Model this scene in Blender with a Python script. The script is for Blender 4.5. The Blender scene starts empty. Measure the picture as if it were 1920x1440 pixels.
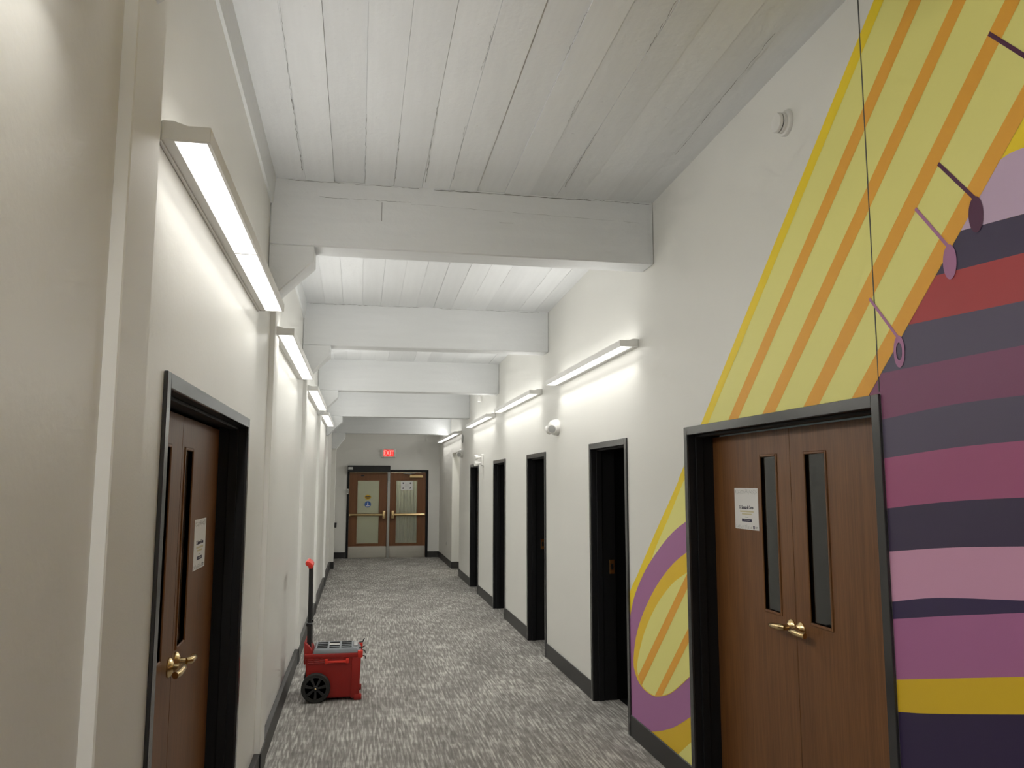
import bpy, bmesh, math, random
from mathutils import Vector, Matrix
from mathutils.geometry import tessellate_polygon
random.seed(7)

# ------------------------------------------------------------------ camera, world, exposure
SC = bpy.context.scene
COL = SC.collection
H = 1.827
YAW, PIT, ROL, FPX = math.radians(10.594), math.radians(7.035), math.radians(0.055), 1521.7
fw = Vector((math.sin(YAW)*math.cos(PIT), math.cos(YAW)*math.cos(PIT), math.sin(PIT)))
rt = Vector((math.cos(YAW), -math.sin(YAW), 0)); up = rt.cross(fw)
r2 = rt*math.cos(ROL) + up*math.sin(ROL); u2 = -rt*math.sin(ROL) + up*math.cos(ROL)
cam = bpy.data.objects.new('camera', bpy.data.cameras.new('camera')); COL.objects.link(cam)
cam.matrix_world = Matrix(((r2.x, u2.x, -fw.x, 0), (r2.y, u2.y, -fw.y, 0), (r2.z, u2.z, -fw.z, H), (0, 0, 0, 1)))
cam.data.sensor_width = 36.0; cam.data.sensor_fit = 'HORIZONTAL'
cam.data.lens = FPX/1920*36.0; cam.data.clip_start = 0.02
SC.camera = cam
SC.view_settings.view_transform = 'Standard'; SC.view_settings.look = 'None'
SC.view_settings.gamma = 1; SC.view_settings.use_curve_mapping = False
SC.view_settings.exposure = 0.2
try:
    SC.cycles.use_denoising = True; SC.cycles.max_bounces = 6; SC.cycles.diffuse_bounces = 5; SC.cycles.glossy_bounces = 3; SC.cycles.use_adaptive_sampling = True; SC.cycles.adaptive_threshold = .10; SC.cycles.adaptive_min_samples = 14; SC.cycles.sample_clamp_indirect = 4
except Exception: pass
world = bpy.data.worlds.new('world'); SC.world = world; world.use_nodes = True
world.node_tree.nodes['Background'].inputs[0].default_value = (0.02, 0.02, 0.02, 1)
world.node_tree.nodes['Background'].inputs[1].default_value = 0.0
LENS_DOWN, LENS_UP, VEST = 2.2, 2.2, 12.0      # how bright the diffusers look
POWER_DOWN, POWER_UP = 6.3, 4.3              # watts of each half of a wall light
SPREAD_DOWN, SPREAD_UP, TILT, TILT_UP = 150, 170, 30, 62

# ------------------------------------------------------------------ materials
def srgb(r, g, b):
    f = lambda c: (c/255/12.92) if c/255 <= .04045 else ((c/255+.055)/1.055)**2.4
    return (f(r), f(g), f(b), 1)
MATS = {}
def newmat(name):
    m = bpy.data.materials.new(name); m.use_nodes = True; MATS[name] = m
    nt = m.node_tree; return m, nt, nt.nodes['Principled BSDF']
def N(nt, t, **kw):
    n = nt.nodes.new(t)
    for k, v in kw.items():
        if k in n.inputs.keys() if hasattr(n.inputs, 'keys') else False: n.inputs[k].default_value = v
        else: setattr(n, k, v)
    return n
def plain(name, col, rough=.5, metal=0., spec=.5, bump=0., bscale=60., var=0., emit=None, estr=0.):
    m, nt, b = newmat(name)
    b.inputs['Base Color'].default_value = col if len(col) == 4 else (*col, 1)
    b.inputs['Roughness'].default_value = rough; b.inputs['Metallic'].default_value = metal
    b.inputs['Specular IOR Level'].default_value = spec
    if emit:
        b.inputs['Emission Color'].default_value = (*emit, 1); b.inputs['Emission Strength'].default_value = estr
    if bump or var:
        tc = nt.nodes.new('ShaderNodeTexCoord')
        no = nt.nodes.new('ShaderNodeTexNoise'); no.inputs['Scale'].default_value = bscale; no.inputs['Detail'].default_value = 4
        nt.links.new(tc.outputs['Object'], no.inputs['Vector'])
        if bump:
            bp = nt.nodes.new('ShaderNodeBump'); bp.inputs['Strength'].default_value = bump; bp.inputs['Distance'].default_value = .004
            nt.links.new(no.outputs['Fac'], bp.inputs['Height']); nt.links.new(bp.outputs['Normal'], b.inputs['Normal'])
        if var:
            n2 = nt.nodes.new('ShaderNodeTexNoise'); n2.inputs['Scale'].default_value = 1.7; n2.inputs['Detail'].default_value = 3
            nt.links.new(tc.outputs['Object'], n2.inputs['Vector'])
            hs = nt.nodes.new('ShaderNodeHueSaturation'); hs.inputs['Color'].default_value = b.inputs['Base Color'].default_value
            mr = nt.nodes.new('ShaderNodeMapRange'); mr.inputs['To Min'].default_value = 1-var; mr.inputs['To Max'].default_value = 1+var
            nt.links.new(n2.outputs['Fac'], mr.inputs['Value']); nt.links.new(mr.outputs['Result'], hs.inputs['Value'])
            nt.links.new(hs.outputs['Color'], b.inputs['Base Color'])
    return m
WALLC = (.76, .752, .71, 1)
plain('wall_paint', WALLC, .42, spec=.45, bump=.10, bscale=180, var=.02)
plain('near_face_pale', (.90, .895, .87, 1), .35, spec=.5)
plain('wall_paint_old', (.745, .735, .69, 1), .34, spec=.5, bump=.16, bscale=40, var=.04)

def concrete(name, base, board=False):
    m, nt, b = newmat(name)
    tc = nt.nodes.new('ShaderNodeTexCoord'); L = nt.links.new
    n1 = nt.nodes.new('ShaderNodeTexNoise'); n1.inputs['Scale'].default_value = 30; n1.inputs['Detail'].default_value = 6
    L(tc.outputs['Object'], n1.inputs['Vector'])
    # fine formwork lines running along the member
    mp = nt.nodes.new('ShaderNodeMapping'); mp.inputs['Scale'].default_value = (14, .7, 14) if board else (.9, 14, 9)
    L(tc.outputs['Object'], mp.inputs['Vector'])
    n2 = nt.nodes.new('ShaderNodeTexNoise'); n2.inputs['Scale'].default_value = 2.2; n2.inputs['Detail'].default_value = 5
    L(mp.outputs['Vector'], n2.inputs['Vector'])
    # pock marks
    vo = nt.nodes.new('ShaderNodeTexVoronoi'); vo.inputs['Scale'].default_value = 7.0
    L(tc.outputs['Object'], vo.inputs['Vector'])
    cr = nt.nodes.new('ShaderNodeMapRange'); cr.inputs['From Min'].default_value = .03; cr.inputs['From Max'].default_value = .07
    L(vo.outputs['Distance'], cr.inputs['Value'])
    add = nt.nodes.new('ShaderNodeMath'); add.operation = 'MULTIPLY_ADD'; add.inputs[1].default_value = .45
    L(n2.outputs['Fac'], add.inputs[0]); L(n1.outputs['Fac'], add.inputs[2])
    ad2 = nt.nodes.new('ShaderNodeMath'); ad2.operation = 'MULTIPLY_ADD'; ad2.inputs[1].default_value = .5
    L(cr.outputs['Result'], ad2.inputs[0]); L(add.outputs[0], ad2.inputs[2])
    bp = nt.nodes.new('ShaderNodeBump'); bp.inputs['Strength'].default_value = .28; bp.inputs['Distance'].default_value = .006
    L(ad2.outputs[0], bp.inputs['Height']); L(bp.outputs['Normal'], b.inputs['Normal'])
    oi = nt.nodes.new('ShaderNodeObjectInfo')
    hs = nt.nodes.new('ShaderNodeHueSaturation'); hs.inputs['Color'].default_value = base
    mr = nt.nodes.new('ShaderNodeMapRange'); d = .07 if board else .02
    mr.inputs['To Min'].default_value = 1-d; mr.inputs['To Max'].default_value = 1+d
    L(oi.outputs['Random'], mr.inputs['Value'])
    m2 = nt.nodes.new('ShaderNodeMapRange'); m2.inputs['To Min'].default_value = .95; m2.inputs['To Max'].default_value = 1.05
    L(n2.outputs['Fac'], m2.inputs['Value'])
    mu = nt.nodes.new('ShaderNodeMath'); mu.operation = 'MULTIPLY'; L(mr.outputs['Result'], mu.inputs[0]); L(m2.outputs['Result'], mu.inputs[1])
    L(mu.outputs[0], hs.inputs['Value']); L(hs.outputs['Color'], b.inputs['Base Color'])
    b.inputs['Roughness'].default_value = .6
    return m
concrete('concrete_board', (.715, .728, .735, 1), True)
concrete('concrete_beam', (.70, .712, .715, 1))
plain('crack_grey', (.26, .26, .25, 1), .8)
plain('joint_dark', (.10, .10, .095, 1), .8)
plain('black_paint', (.009, .009, .010, 1), .55, spec=.25)
plain('frame_charcoal', (.032, .032, .033, 1), .15, spec=.6)
plain('rubber_base', (.030, .029, .028, 1), .45)
plain('painted_dark', (.006, .006, .006, 1), .9, spec=.08)  # near-black colour, gives the rooms their darkness
plain('dim_room', (.42, .46, .45, 1), .8)
plain('black_plastic', (.012, .012, .013, 1), .4)
plain('white_plastic', (.74, .73, .70, 1), .35)
plain('grey_plastic', (.36, .36, .35, 1), .4)
plain('fixture_white', (.86, .855, .83, 1), .4)
plain('brass', (.72, .53, .28, 1), .24, metal=1)
plain('steel', (.74, .72, .67, 1), .22, metal=1)
plain('aluminium', (.45, .45, .43, 1), .35, metal=1)
plain('paper', (.78, .77, .75, 1), .7)
plain('ink', (.05, .045, .07, 1), .7)
plain('ink_soft', (.38, .38, .36, 1), .7)
plain('ink_gold', (.62, .56, .36, 1), .7)
plain('ink_navy', (.035, .03, .07, 1), .7)
plain('sticker_yellow', srgb(205, 165, 20), .5)
plain('sticker_blue', srgb(55, 95, 165), .5)
plain('tool_red', srgb(150, 27, 20), .42, bump=.04, bscale=300)  # body red, darkened to carry the shade on its front
plain('tool_red_light', srgb(214, 52, 38), .38)
plain('tool_grey', srgb(116, 120, 124), .45)
plain('tyre', (.018, .018, .017, 1), .7)
plain('lens', (.9, .9, .9, 1), .5, emit=(1.0, .985, .94), estr=LENS_DOWN)
plain('lens_up', (.9, .9, .9, 1), .5, emit=(1.0, .99, .96), estr=LENS_UP)
plain('vestibule_lens', (.9, .9, .9, 1), .5, emit=(1.0, .98, .88), estr=VEST)
plain('lite_fill', (.8, .8, .8, 1), .5, emit=(.92, 1.0, .97), estr=2.6)
plain('passage_fill', (.9, .9, .9, 1), .5, emit=(1.0, .98, .88), estr=5.0)
plain('exit_red', (.5, .02, .02, 1), .5, emit=(1.0, .035, .03), estr=.75)
for k_ in ('lens', 'lens_up'): MATS[k_].cycles.emission_sampling = 'NONE'   # the lamps behind them do the lighting
plain('exit_letter', (.6, .2, .2, 1), .5, emit=(1.0, .16, .14), estr=1.7)
plain('vestibule_paint', (.70, .70, .58, 1), .6)
plain('curtain', (.66, .67, .58, 1), .8)

def glass(name, tint, transp, rough=.02, diff=0., ior=1.6):
    m = bpy.data.materials.new(name); m.use_nodes = True; MATS[name] = m; nt = m.node_tree
    nt.nodes.remove(nt.nodes['Principled BSDF']); out = nt.nodes['Material Output']; L = nt.links.new
    tr = nt.nodes.new('ShaderNodeBsdfTransparent'); tr.inputs[0].default_value = tint
    di = nt.nodes.new('ShaderNodeBsdfDiffuse'); di.inputs[0].default_value = (.55, .56, .5, 1)
    gl = nt.nodes.new('ShaderNodeBsdfGlossy'); gl.inputs['Roughness'].default_value = rough
    mx = nt.nodes.new('ShaderNodeMixShader'); mx.inputs[0].default_value = diff
    L(tr.outputs[0], mx.inputs[1]); L(di.outputs[0], mx.inputs[2])
    fr = nt.nodes.new('ShaderNodeFresnel'); fr.inputs[0].default_value = ior
    m2 = nt.nodes.new('ShaderNodeMixShader'); L(fr.outputs[0], m2.inputs[0]); L(mx.outputs[0], m2.inputs[1]); L(gl.outputs[0], m2.inputs[2])
    L(m2.outputs[0], out.inputs[0]); return m
glass('door_lite', (.55, .6, .58, 1), .5, ior=1.85)
glass('frosted_glass', (.85, .86, .78, 1), .8, rough=.12, diff=.35)

def wood(name, dark, light, rough=.42):
    m, nt, b = newmat(name); L = nt.links.new
    tc = nt.nodes.new('ShaderNodeTexCoord'); mp = nt.nodes.new('ShaderNodeMapping'); mp.inputs['Scale'].default_value = (9, 9, .55)
    L(tc.outputs['Object'], mp.inputs['Vector'])
    n1 = nt.nodes.new('ShaderNodeTexNoise'); n1.inputs['Scale'].default_value = 1.1; n1.inputs['Detail'].default_value = 3; n1.inputs['Distortion'].default_value = .6
    L(mp.outputs['Vector'], n1.inputs['Vector'])
    mu = nt.nodes.new('ShaderNodeMath'); mu.operation = 'MULTIPLY'; mu.inputs[1].default_value = 6
    fr = nt.nodes.new('ShaderNodeMath'); fr.operation = 'PINGPONG'; fr.inputs[1].default_value = 1
    L(n1.outputs['Fac'], mu.inputs[0]); L(mu.outputs[0], fr.inputs[0])
    mp2 = nt.nodes.new('ShaderNodeMapping'); mp2.inputs['Scale'].default_value = (160, 160, 3.5); L(tc.outputs['Object'], mp2.inputs['Vector'])
    n2 = nt.nodes.new('ShaderNodeTexNoise'); n2.inputs['Scale'].default_value = 1; n2.inputs['Detail'].default_value = 2; L(mp2.outputs['Vector'], n2.inputs['Vector'])
    ad = nt.nodes.new('ShaderNodeMath'); ad.operation = 'MULTIPLY_ADD'; ad.inputs[1].default_value = .22; L(fr.outputs[0], ad.inputs[0]); L(n2.outputs['Fac'], ad.inputs[2])
    rp = nt.nodes.new('ShaderNodeValToRGB'); rp.color_ramp.elements[0].position = .25; rp.color_ramp.elements[1].position = .9
    rp.color_ramp.elements[0].color = dark; rp.color_ramp.elements[1].color = light
    L(ad.outputs[0], rp.inputs[0]); L(rp.outputs[0], b.inputs['Base Color']); b.inputs['Roughness'].default_value = rough
    bp = nt.nodes.new('ShaderNodeBump'); bp.inputs['Strength'].default_value = .06; L(n2.outputs['Fac'], bp.inputs['Height']); L(bp.outputs[0], b.inputs['Normal'])
    return m
wood('oak_brown', (.110, .040, .010, 1), (.220, .092, .028, 1))
wood('oak_far', (.125, .045, .014, 1), (.21, .085, .030, 1))

def carpet():
    m, nt, b = newmat('carpet'); L = nt.links.new
    tc = nt.nodes.new('ShaderNodeTexCoord')
    def noise(scale, vec, detail=3, dist=0.):
        mp = nt.nodes.new('ShaderNodeMapping'); mp.inputs['Scale'].default_value = vec; L(tc.outputs['Object'], mp.inputs['Vector'])
        n = nt.nodes.new('ShaderNodeTexNoise'); n.inputs['Scale'].default_value = scale; n.inputs['Detail'].default_value = detail; n.inputs['Distortion'].default_value = dist
        L(mp.outputs['Vector'], n.inputs['Vector']); return n.outputs['Fac']
    streak = noise(1, (62, 4.6, 1), 4, .35)
    cross = noise(1, (7, 14, 1), 3, .3)
    patch = noise(1, (2.6, 1.7, 1), 4)
    fine = noise(1, (260, 200, 1), 2)
    br = nt.nodes.new('ShaderNodeTexBrick'); br.inputs['Scale'].default_value = 1
    br.inputs['Brick Width'].default_value = .457; br.inputs['Row Height'].default_value = .457
    br.inputs['Mortar Size'].default_value = .0; br.inputs['Color1'].default_value = (0.35, .35, .35, 1); br.inputs['Color2'].default_value = (.65, .65, .65, 1)
    L(tc.outputs['Object'], br.inputs['Vector'])
    def mul(a, k, c=None):
        n = nt.nodes.new('ShaderNodeMath'); n.operation = 'MULTIPLY_ADD'; L(a, n.inputs[0]); n.inputs[1].default_value = k
        if c is not None: L(c, n.inputs[2])
        else: n.inputs[2].default_value = 0
        return n.outputs[0]
    v = mul(streak, 1.25); v = mul(cross, .30, v); v = mul(patch, .50, v); v = mul(fine, .45, v); v = mul(br.outputs['Color'], .10, v)
    rp = nt.nodes.new('ShaderNodeValToRGB')
    e = rp.color_ramp.elements; e[0].position = 1.02; e[1].position = 1.0
    e[0].position = .0; e[0].color = (.16, .150, .138, 1); e[1].position = 1.0; e[1].color = (.55, .53, .488, 1)
    k = rp.color_ramp.elements.new(.45); k.color = (.25, .237, .22, 1)
    mr = nt.nodes.new('ShaderNodeMapRange'); mr.inputs['From Min'].default_value = 1.05; mr.inputs['From Max'].default_value = 1.62
    L(v, mr.inputs['Value']); L(mr.outputs['Result'], rp.inputs[0]); L(rp.outputs[0], b.inputs['Base Color'])
    b.inputs['Roughness'].default_value = .95; b.inputs['Specular IOR Level'].default_value = .1
    bp = nt.nodes.new('ShaderNodeBump'); bp.inputs['Strength'].default_value = .4; bp.inputs['Distance'].default_value = .004
    L(fine, bp.inputs['Height']); L(bp.outputs[0], b.inputs['Normal'])
carpet()

# ------------------------------------------------------------------ mesh helpers (world coordinates in, parent's location taken off)
def tag(o, label=None, cat=None, group=None, kind=None):
    for k, v in (('label', label), ('category', cat), ('group', group), ('kind', kind)):
        if v: o[k] = v
    return o
def origin_of(p):
    v = Vector((0, 0, 0))
    while p is not None: v += p.location; p = p.parent
    return v
def empty(name, loc, **kw):
    o = bpy.data.objects.new(name, None); o.location = loc; o.empty_display_size = .1; COL.objects.link(o); return tag(o, **kw)
class MB:
    def __init__(s, mp=None): s.v = []; s.f = []; s.mp = mp
    def add(s, vs, fs):
        n = len(s.v); s.v += [tuple(s.mp(*p)) if s.mp else tuple(p) for p in vs]; s.f += [[i+n for i in f] for f in fs]; return s
    def box(s, x0, x1, y0, y1, z0, z1):
        return s.add([(x, y, z) for x in (x0, x1) for y in (y0, y1) for z in (z0, z1)],
                     [(0, 1, 3, 2), (4, 6, 7, 5), (0, 4, 5, 1), (2, 3, 7, 6), (0, 2, 6, 4), (1, 5, 7, 3)])
    def hexa(s, b, t):                 # bottom 4 and top 4 points
        return s.add(list(b)+list(t), [(3, 2, 1, 0), (4, 5, 6, 7), (0, 1, 5, 4), (1, 2, 6, 5), (2, 3, 7, 6), (3, 0, 4, 7)])
    def prism(s, poly, axis, a, b):    # polygon in the two other axes, extruded along axis
        def P(p, t): return {'x': (t, p[0], p[1]), 'y': (p[0], t, p[1]), 'z': (p[0], p[1], t)}[axis]
        n = len(poly)
        return s.add([P(p, a) for p in poly]+[P(p, b) for p in poly],
                     [list(range(n))[::-1], list(range(n, 2*n))]+[(i, (i+1) % n, n+(i+1) % n, n+i) for i in range(n)])
    def lathe(s, prof, c, ax, n=24):   # profile (radius, height along ax) about axis through c
        ax = Vector(ax).normalized(); a = Vector((0, 0, 1)) if abs(ax.z) < .9 else Vector((1, 0, 0))
        e1 = ax.cross(a).normalized(); e2 = ax.cross(e1); c = Vector(c); vs = []; fs = []
        for r, h in prof:
            for i in range(n):
                t = 2*math.pi*i/n; vs.append(c+ax*h+(e1*math.cos(t)+e2*math.sin(t))*max(r, 1e-5))
        for j in range(len(prof)-1):
            for i in range(n): fs.append((j*n+i, j*n+(i+1) % n, (j+1)*n+(i+1) % n, (j+1)*n+i))
        fs.append(list(range(n))[::-1]); fs.append([(len(prof)-1)*n+i for i in range(n)])
        return s.add(vs, fs)
    def tube(s, pts, r, n=10):
        pts = [Vector(p) for p in pts]; rs = r if isinstance(r, (list, tuple)) else [r]*len(pts); vs = []; fs = []; e1 = None
        for k, p in enumerate(pts):
            d = (pts[min(k+1, len(pts)-1)]-pts[max(k-1, 0)]).normalized()
            if e1 is None:
                a = Vector((0, 0, 1)) if abs(d.z) < .9 else Vector((1, 0, 0)); e1 = d.cross(a).normalized()
            e1 = (e1-d*e1.dot(d)).normalized(); e2 = d.cross(e1)
            for i in range(n):
                t = 2*math.pi*i/n; vs.append(p+(e1*math.cos(t)+e2*math.sin(t))*rs[k])
        for j in range(len(pts)-1):
            for i in range(n): fs.append((j*n+i, j*n+(i+1) % n, (j+1)*n+(i+1) % n, (j+1)*n+i))
        fs.append(list(range(n))[::-1]); fs.append([(len(pts)-1)*n+i for i in range(n)])
        return s.add(vs, fs)
    def build(s, name, mat, parent=None, bevel=0., seg=1, smooth=True, loc=None, **kw):
        o0 = origin_of(parent) if loc is None or parent is not None else Vector(loc)
        me = bpy.data.meshes.new(name); bm = bmesh.new()
        vv = [bm.verts.new(Vector(p)-o0) for p in s.v]
        for f in s.f:
            try: bm.faces.new([vv[i] for i in f])
            except ValueError: pass
        bmesh.ops.recalc_face_normals(bm, faces=bm.faces)
        if bevel:
            es = [e for e in bm.edges if len(e.link_faces) == 2 and e.calc_face_angle(0) > .6]
            bmesh.ops.bevel(bm, geom=es, offset=bevel, segments=seg, affect='EDGES', profile=.5, clamp_overlap=True)
        bm.to_mesh(me); bm.free()
        me.materials.append(MATS[mat])
        if smooth:
            me.polygons.foreach_set('use_smooth', [True]*len(me.polygons)); me.set_sharp_from_angle(angle=math.radians(35))
        o = bpy.data.objects.new(name, me); COL.objects.link(o)
        if parent is not None: o.parent = parent
        elif loc is not None: o.location = loc
        return tag(o, **kw)
def text_mesh(name, txt, size, mat, parent, org, ex, ey, depth=.0004, align='CENTER', bold=0., sx=1.):
    """flat lettering: ex / ey are the reading and the up direction in the world"""
    cu = bpy.data.curves.new('lettering', 'FONT'); cu.body = txt; cu.size = size; cu.align_x = align; cu.align_y = 'CENTER'
    cu.extrude = depth; cu.offset = bold; cu.resolution_u = 2
    t = bpy.data.objects.new('lettering', cu); COL.objects.link(t)
    me = bpy.data.meshes.new_from_object(t.evaluated_get(bpy.context.evaluated_depsgraph_get()))
    bpy.data.objects.remove(t)
    ex = Vector(ex); ey = Vector(ey); ez = ex.cross(ey); o0 = origin_of(parent)
    for v in me.vertices: v.co = Vector(org)+ex*v.co.x*sx+ey*v.co.y+ez*v.co.z-o0
    me.materials.clear(); me.materials.append(MATS[mat]); me.name = name
    o = bpy.data.objects.new(name, me); COL.objects.link(o); o.parent = parent
    return o

# ------------------------------------------------------------------ the corridor's measures
XW, XC, XR, YF, YB = -.608, -.573, 2.007, 20.84, -3.6
WT = .205                                   # wall thickness
ceil = lambda y: 3.983-.0327*y
BY = [-1.22, 2.00, 5.29, 8.547, 11.77, 15.03, 18.28]; BW = .23; BD = .445
RDOORS = [(5.935, 6.967), (8.70, 9.70), (11.20, 12.215), (13.80, 14.83)]
BIG = (2.849, 4.808); LEFTD = (2.674, 4.635); DT = 2.18
ROPEN = (16.53, 17.96, 2.50); YFR = 2.018

# floor
MB().box(-1.2, 4.2, YB-.3, 24.2, -.12, 0).build('floor', 'carpet', smooth=False, kind='structure', label='grey streaked commercial carpet down the corridor')
# ceiling slab + the boards cast into it
ce = empty('ceiling', (0, 0, 3.9), kind='structure', label='board-marked painted concrete ceiling between the beams')
MB().hexa([(-1.0, YB-.2, ceil(YB-.2)+.012), (2.5, YB-.2, ceil(YB-.2)+.012), (2.5, YF+.2, ceil(YF+.2)+.012), (-1.0, YF+.2, ceil(YF+.2)+.012)],
          [(-1.0, YB-.2, 4.4), (2.5, YB-.2, 4.4), (2.5, YF+.2, 4.4), (-1.0, YF+.2, 4.4)]).build('slab', 'concrete_beam', ce, smooth=False)
edges = [-.615, -.39, -.205, -.008, .182, .37, .555, .742, .935, 1.11, 1.30, 1.47, 1.665, 1.85, 2.012]
ends = [(BY[i]+BW-.01, BY[i+1]+.01) for i in range(len(BY)-1)] + [(BY[-1]+BW-.01, YF+.02)]
for bi, (ya, yb) in enumerate(ends):
    share = {}
    for i in range(len(edges)-1):
        w = round(edges[i+1]-edges[i]-.0012, 4)
        m = MB()
        m.hexa([(0, ya, ceil(ya)), (w, ya, ceil(ya)), (w, yb, ceil(yb)), (0, yb, ceil(yb))],
               [(0, ya, ceil(ya)+.02), (w, ya, ceil(ya)+.02), (w, yb, ceil(yb)+.02), (0, yb, ceil(yb)+.02)])
        o = m.build('board', 'concrete_board', ce, smooth=False)
        o.location = (edges[i]+.0006, 0, random.choice([-1, 0, 1, 1.6])*.0026)
MB().hexa([(-1, YB-.2, ceil(YB)), (2.5, YB-.2, ceil(YB)), (2.5, BY[0], ceil(BY[0])), (-1, BY[0], ceil(BY[0]))],
          [(-1, YB-.2, 4.3), (2.5, YB-.2, 4.3), (2.5, BY[0], 4.3), (-1, BY[0], 4.3)]).build('end_panel', 'concrete_beam', ce, smooth=False)

def crack(x0, x1, y0, y1, parent, w=.0035, face=None, n=26, amp=.004, seed=1):
    """a jagged dark hairline in the paint, on the ceiling (face None) or on a beam's front (face = y of that front, y0/y1 are heights)"""
    r = random.Random(seed); m = MB(); top_ = []; bot = []
    for i in range(n+1):
        k = i/n; a = x0+(x1-x0)*k+r.uniform(-amp, amp)*(1 if face is None else .2); b = y0+(y1-y0)*k+(0 if face is None else r.uniform(-amp, amp)); q = .8*w*r.uniform(.1, 1.)
        if face is None: top_.append((a-q/2, b, ceil(b)-.0062)); bot.append((a+q/2, b, ceil(b)-.0062))
        else: top_.append((a, face-.0012, b+q/2)); bot.append((a, face-.0012, b-q/2))
    m.add(top_+bot, [(i, i+1, n+2+i, n+1+i) for i in range(n)]); m.build('crack', 'crack_grey', parent, smooth=False)
for j, (x0, x1, y0, y1, w) in enumerate([(-.382, -.398, 3.35, 4.3, .003), (-.395, -.402, 4.2, 5.12, .007), (.366, .384, 4.15, 5.18, .005), (.545, .56, 4.35, 5.1, .003), (.55, .545, 3.35, 3.75, .004), (1.095, 1.105, 3.95, 4.2, .004), (.93, .925, 3.2, 3.6, .003),
        (1.285, 1.295, 3.02, 3.45, .006), (1.30, 1.312, 4.3, 5.1, .006), (1.82, 1.86, 3.2, 4.5, .006), (-.008, -.007, 4.3, 5.2, .003), (.184, .184, 4.5, 5.2, .004), (1.30, 1.30, 5.7, 7.6, .005), (.93, .93, 5.9, 8.2, .004), (1.11, 1.11, 6.2, 8.0, .003), (1.66, 1.66, 6.0, 8.3, .004), (.55, .55, 6.1, 7.4, .003)]):
    crack(x0, x1, y0, y1, ce, w, seed=j)
# beams with their haunches on the left
bl = ['concrete beam behind the camera position', 'concrete beam just above the near door pair', 'nearest painted concrete beam across the ceiling in view', 'second painted concrete beam across the ceiling in view',
      'third painted concrete beam down the corridor', 'fourth painted concrete beam down the corridor', 'last painted concrete beam, just before the exit doors']
for i, y in enumerate(BY):
    zb = ceil(y)-BD; xr = XR-.001 if i < 6 else YFR-.001
    b = MB().hexa([(XW+.001, y, zb), (xr, y, zb), (xr, y+BW, zb), (XW+.001, y+BW, zb)],
                  [(XW+.001, y, ceil(y)+.01), (xr, y, ceil(y)+.01), (xr, y+BW, ceil(y)+.01), (XW+.001, y+BW, ceil(y)+.01)]
                  ).build('ceiling_beam', 'concrete_beam', bevel=.008, loc=(.7, y+BW/2, zb), kind='structure', label=bl[i], smooth=False)
    xs = XC if i < 6 else -.515
    if i == 2:
        for j, (xa, xb, za, zb_, w) in enumerate([(-.5, .35, ceil(y)-.006, ceil(y)-.008, .005), (.45, 1.55, ceil(y)-.010, ceil(y)-.012, .011), (1.5, 1.98, ceil(y)-.006, ceil(y)-.012, .006), (-.3, .3, 3.70, 3.70, .004), (.3, 1.9, 3.69, 3.66, .002), (.9, 1.0, 3.60, 3.60, .004)]): crack(xa, xb, za, zb_, b, w, y, 40, .003, 50+j)
        MB().box(.105, .109, y-.0012, y, 3.56, 3.69).build('crack', 'crack_grey', b, smooth=False)
    if i == 3:
        for j, (xa, xb, za, zb_, w) in enumerate([(-.55, .6, ceil(y)-.006, ceil(y)-.006, .006), (.8, 1.9, ceil(y)-.008, ceil(y)-.008, .005)]): crack(xa, xb, za, zb_, b, w, y, 40, .003, 70+j)
    MB().prism([(XW+.002, zb+.002), (-.322, zb+.002), (-.322, zb-.10), (xs+.03, zb-.318), (xs, zb-.345), (XW+.002, zb-.345)], 'y', y-.004, y+BW-.004
               ).build('haunch', 'concrete_beam', b, bevel=.006, smooth=False)

# left wall: infill with a door opening, pilasters, plaster band under the ceiling
wl = empty('wall_left', (XW, 8, 0), kind='structure', label='off-white left wall with shallow pilasters')
def lw(name, y0, y1, z0, z1, mat='wall_paint_old', x1=XW, x0=XW-.25): return MB().box(x0, x1, y0, y1, z0, z1).build(name, mat, wl, smooth=False)
o0, o1 = LEFTD[0]+.03, LEFTD[1]-.03
lw('infill', YB, o0, 0, 4.1); lw('infill', o1, YF, 0, 4.1); lw('infill', o0, o1, DT-.03, 4.1)
for i, y in enumerate(BY[:-1]):
    m = MB().hexa([(XW-.02, y+BW, ceil(y+BW)-.13), (XW+.016, y+BW, ceil(y+BW)-.13), (XW+.016, BY[i+1], ceil(BY[i+1])-.17), (XW-.02, BY[i+1], ceil(BY[i+1])-.17)],
                  [(XW-.02, y+BW, ceil(y+BW)+.01), (XW+.03, y+BW, ceil(y+BW)+.01), (XW+.03, BY[i+1], ceil(BY[i+1])+.01), (XW-.02, BY[i+1], ceil(BY[i+1])+.01)])
    m.build('plaster_band', 'concrete_beam', wl, smooth=False)
PY = [(-1.2, -.9), (2.06, 2.33), (5.53, 5.80), (8.83, 9.10), (12.10, 12.37), (15.36, 15.63)]
for i, (a, b) in enumerate(PY):
    y = BY[i]; zt = ceil(y)-BD-.30
    pl_ = MB().box(XW-.01, XC, a, b, 0, 3.55).build('pilaster', 'wall_paint', wl, bevel=.004, smooth=False)
    MB().box(XW, XC-.003, a-.002, a, .15, zt+.02).build('return_strip', 'near_face_pale', pl_, smooth=False)  # paler sheet over the pilaster's near face
MB().box(XW-.01, -.512, 18.36, 18.62, 0, 2.95).build('pilaster', 'wall_paint', wl, bevel=.004, smooth=False)

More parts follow.
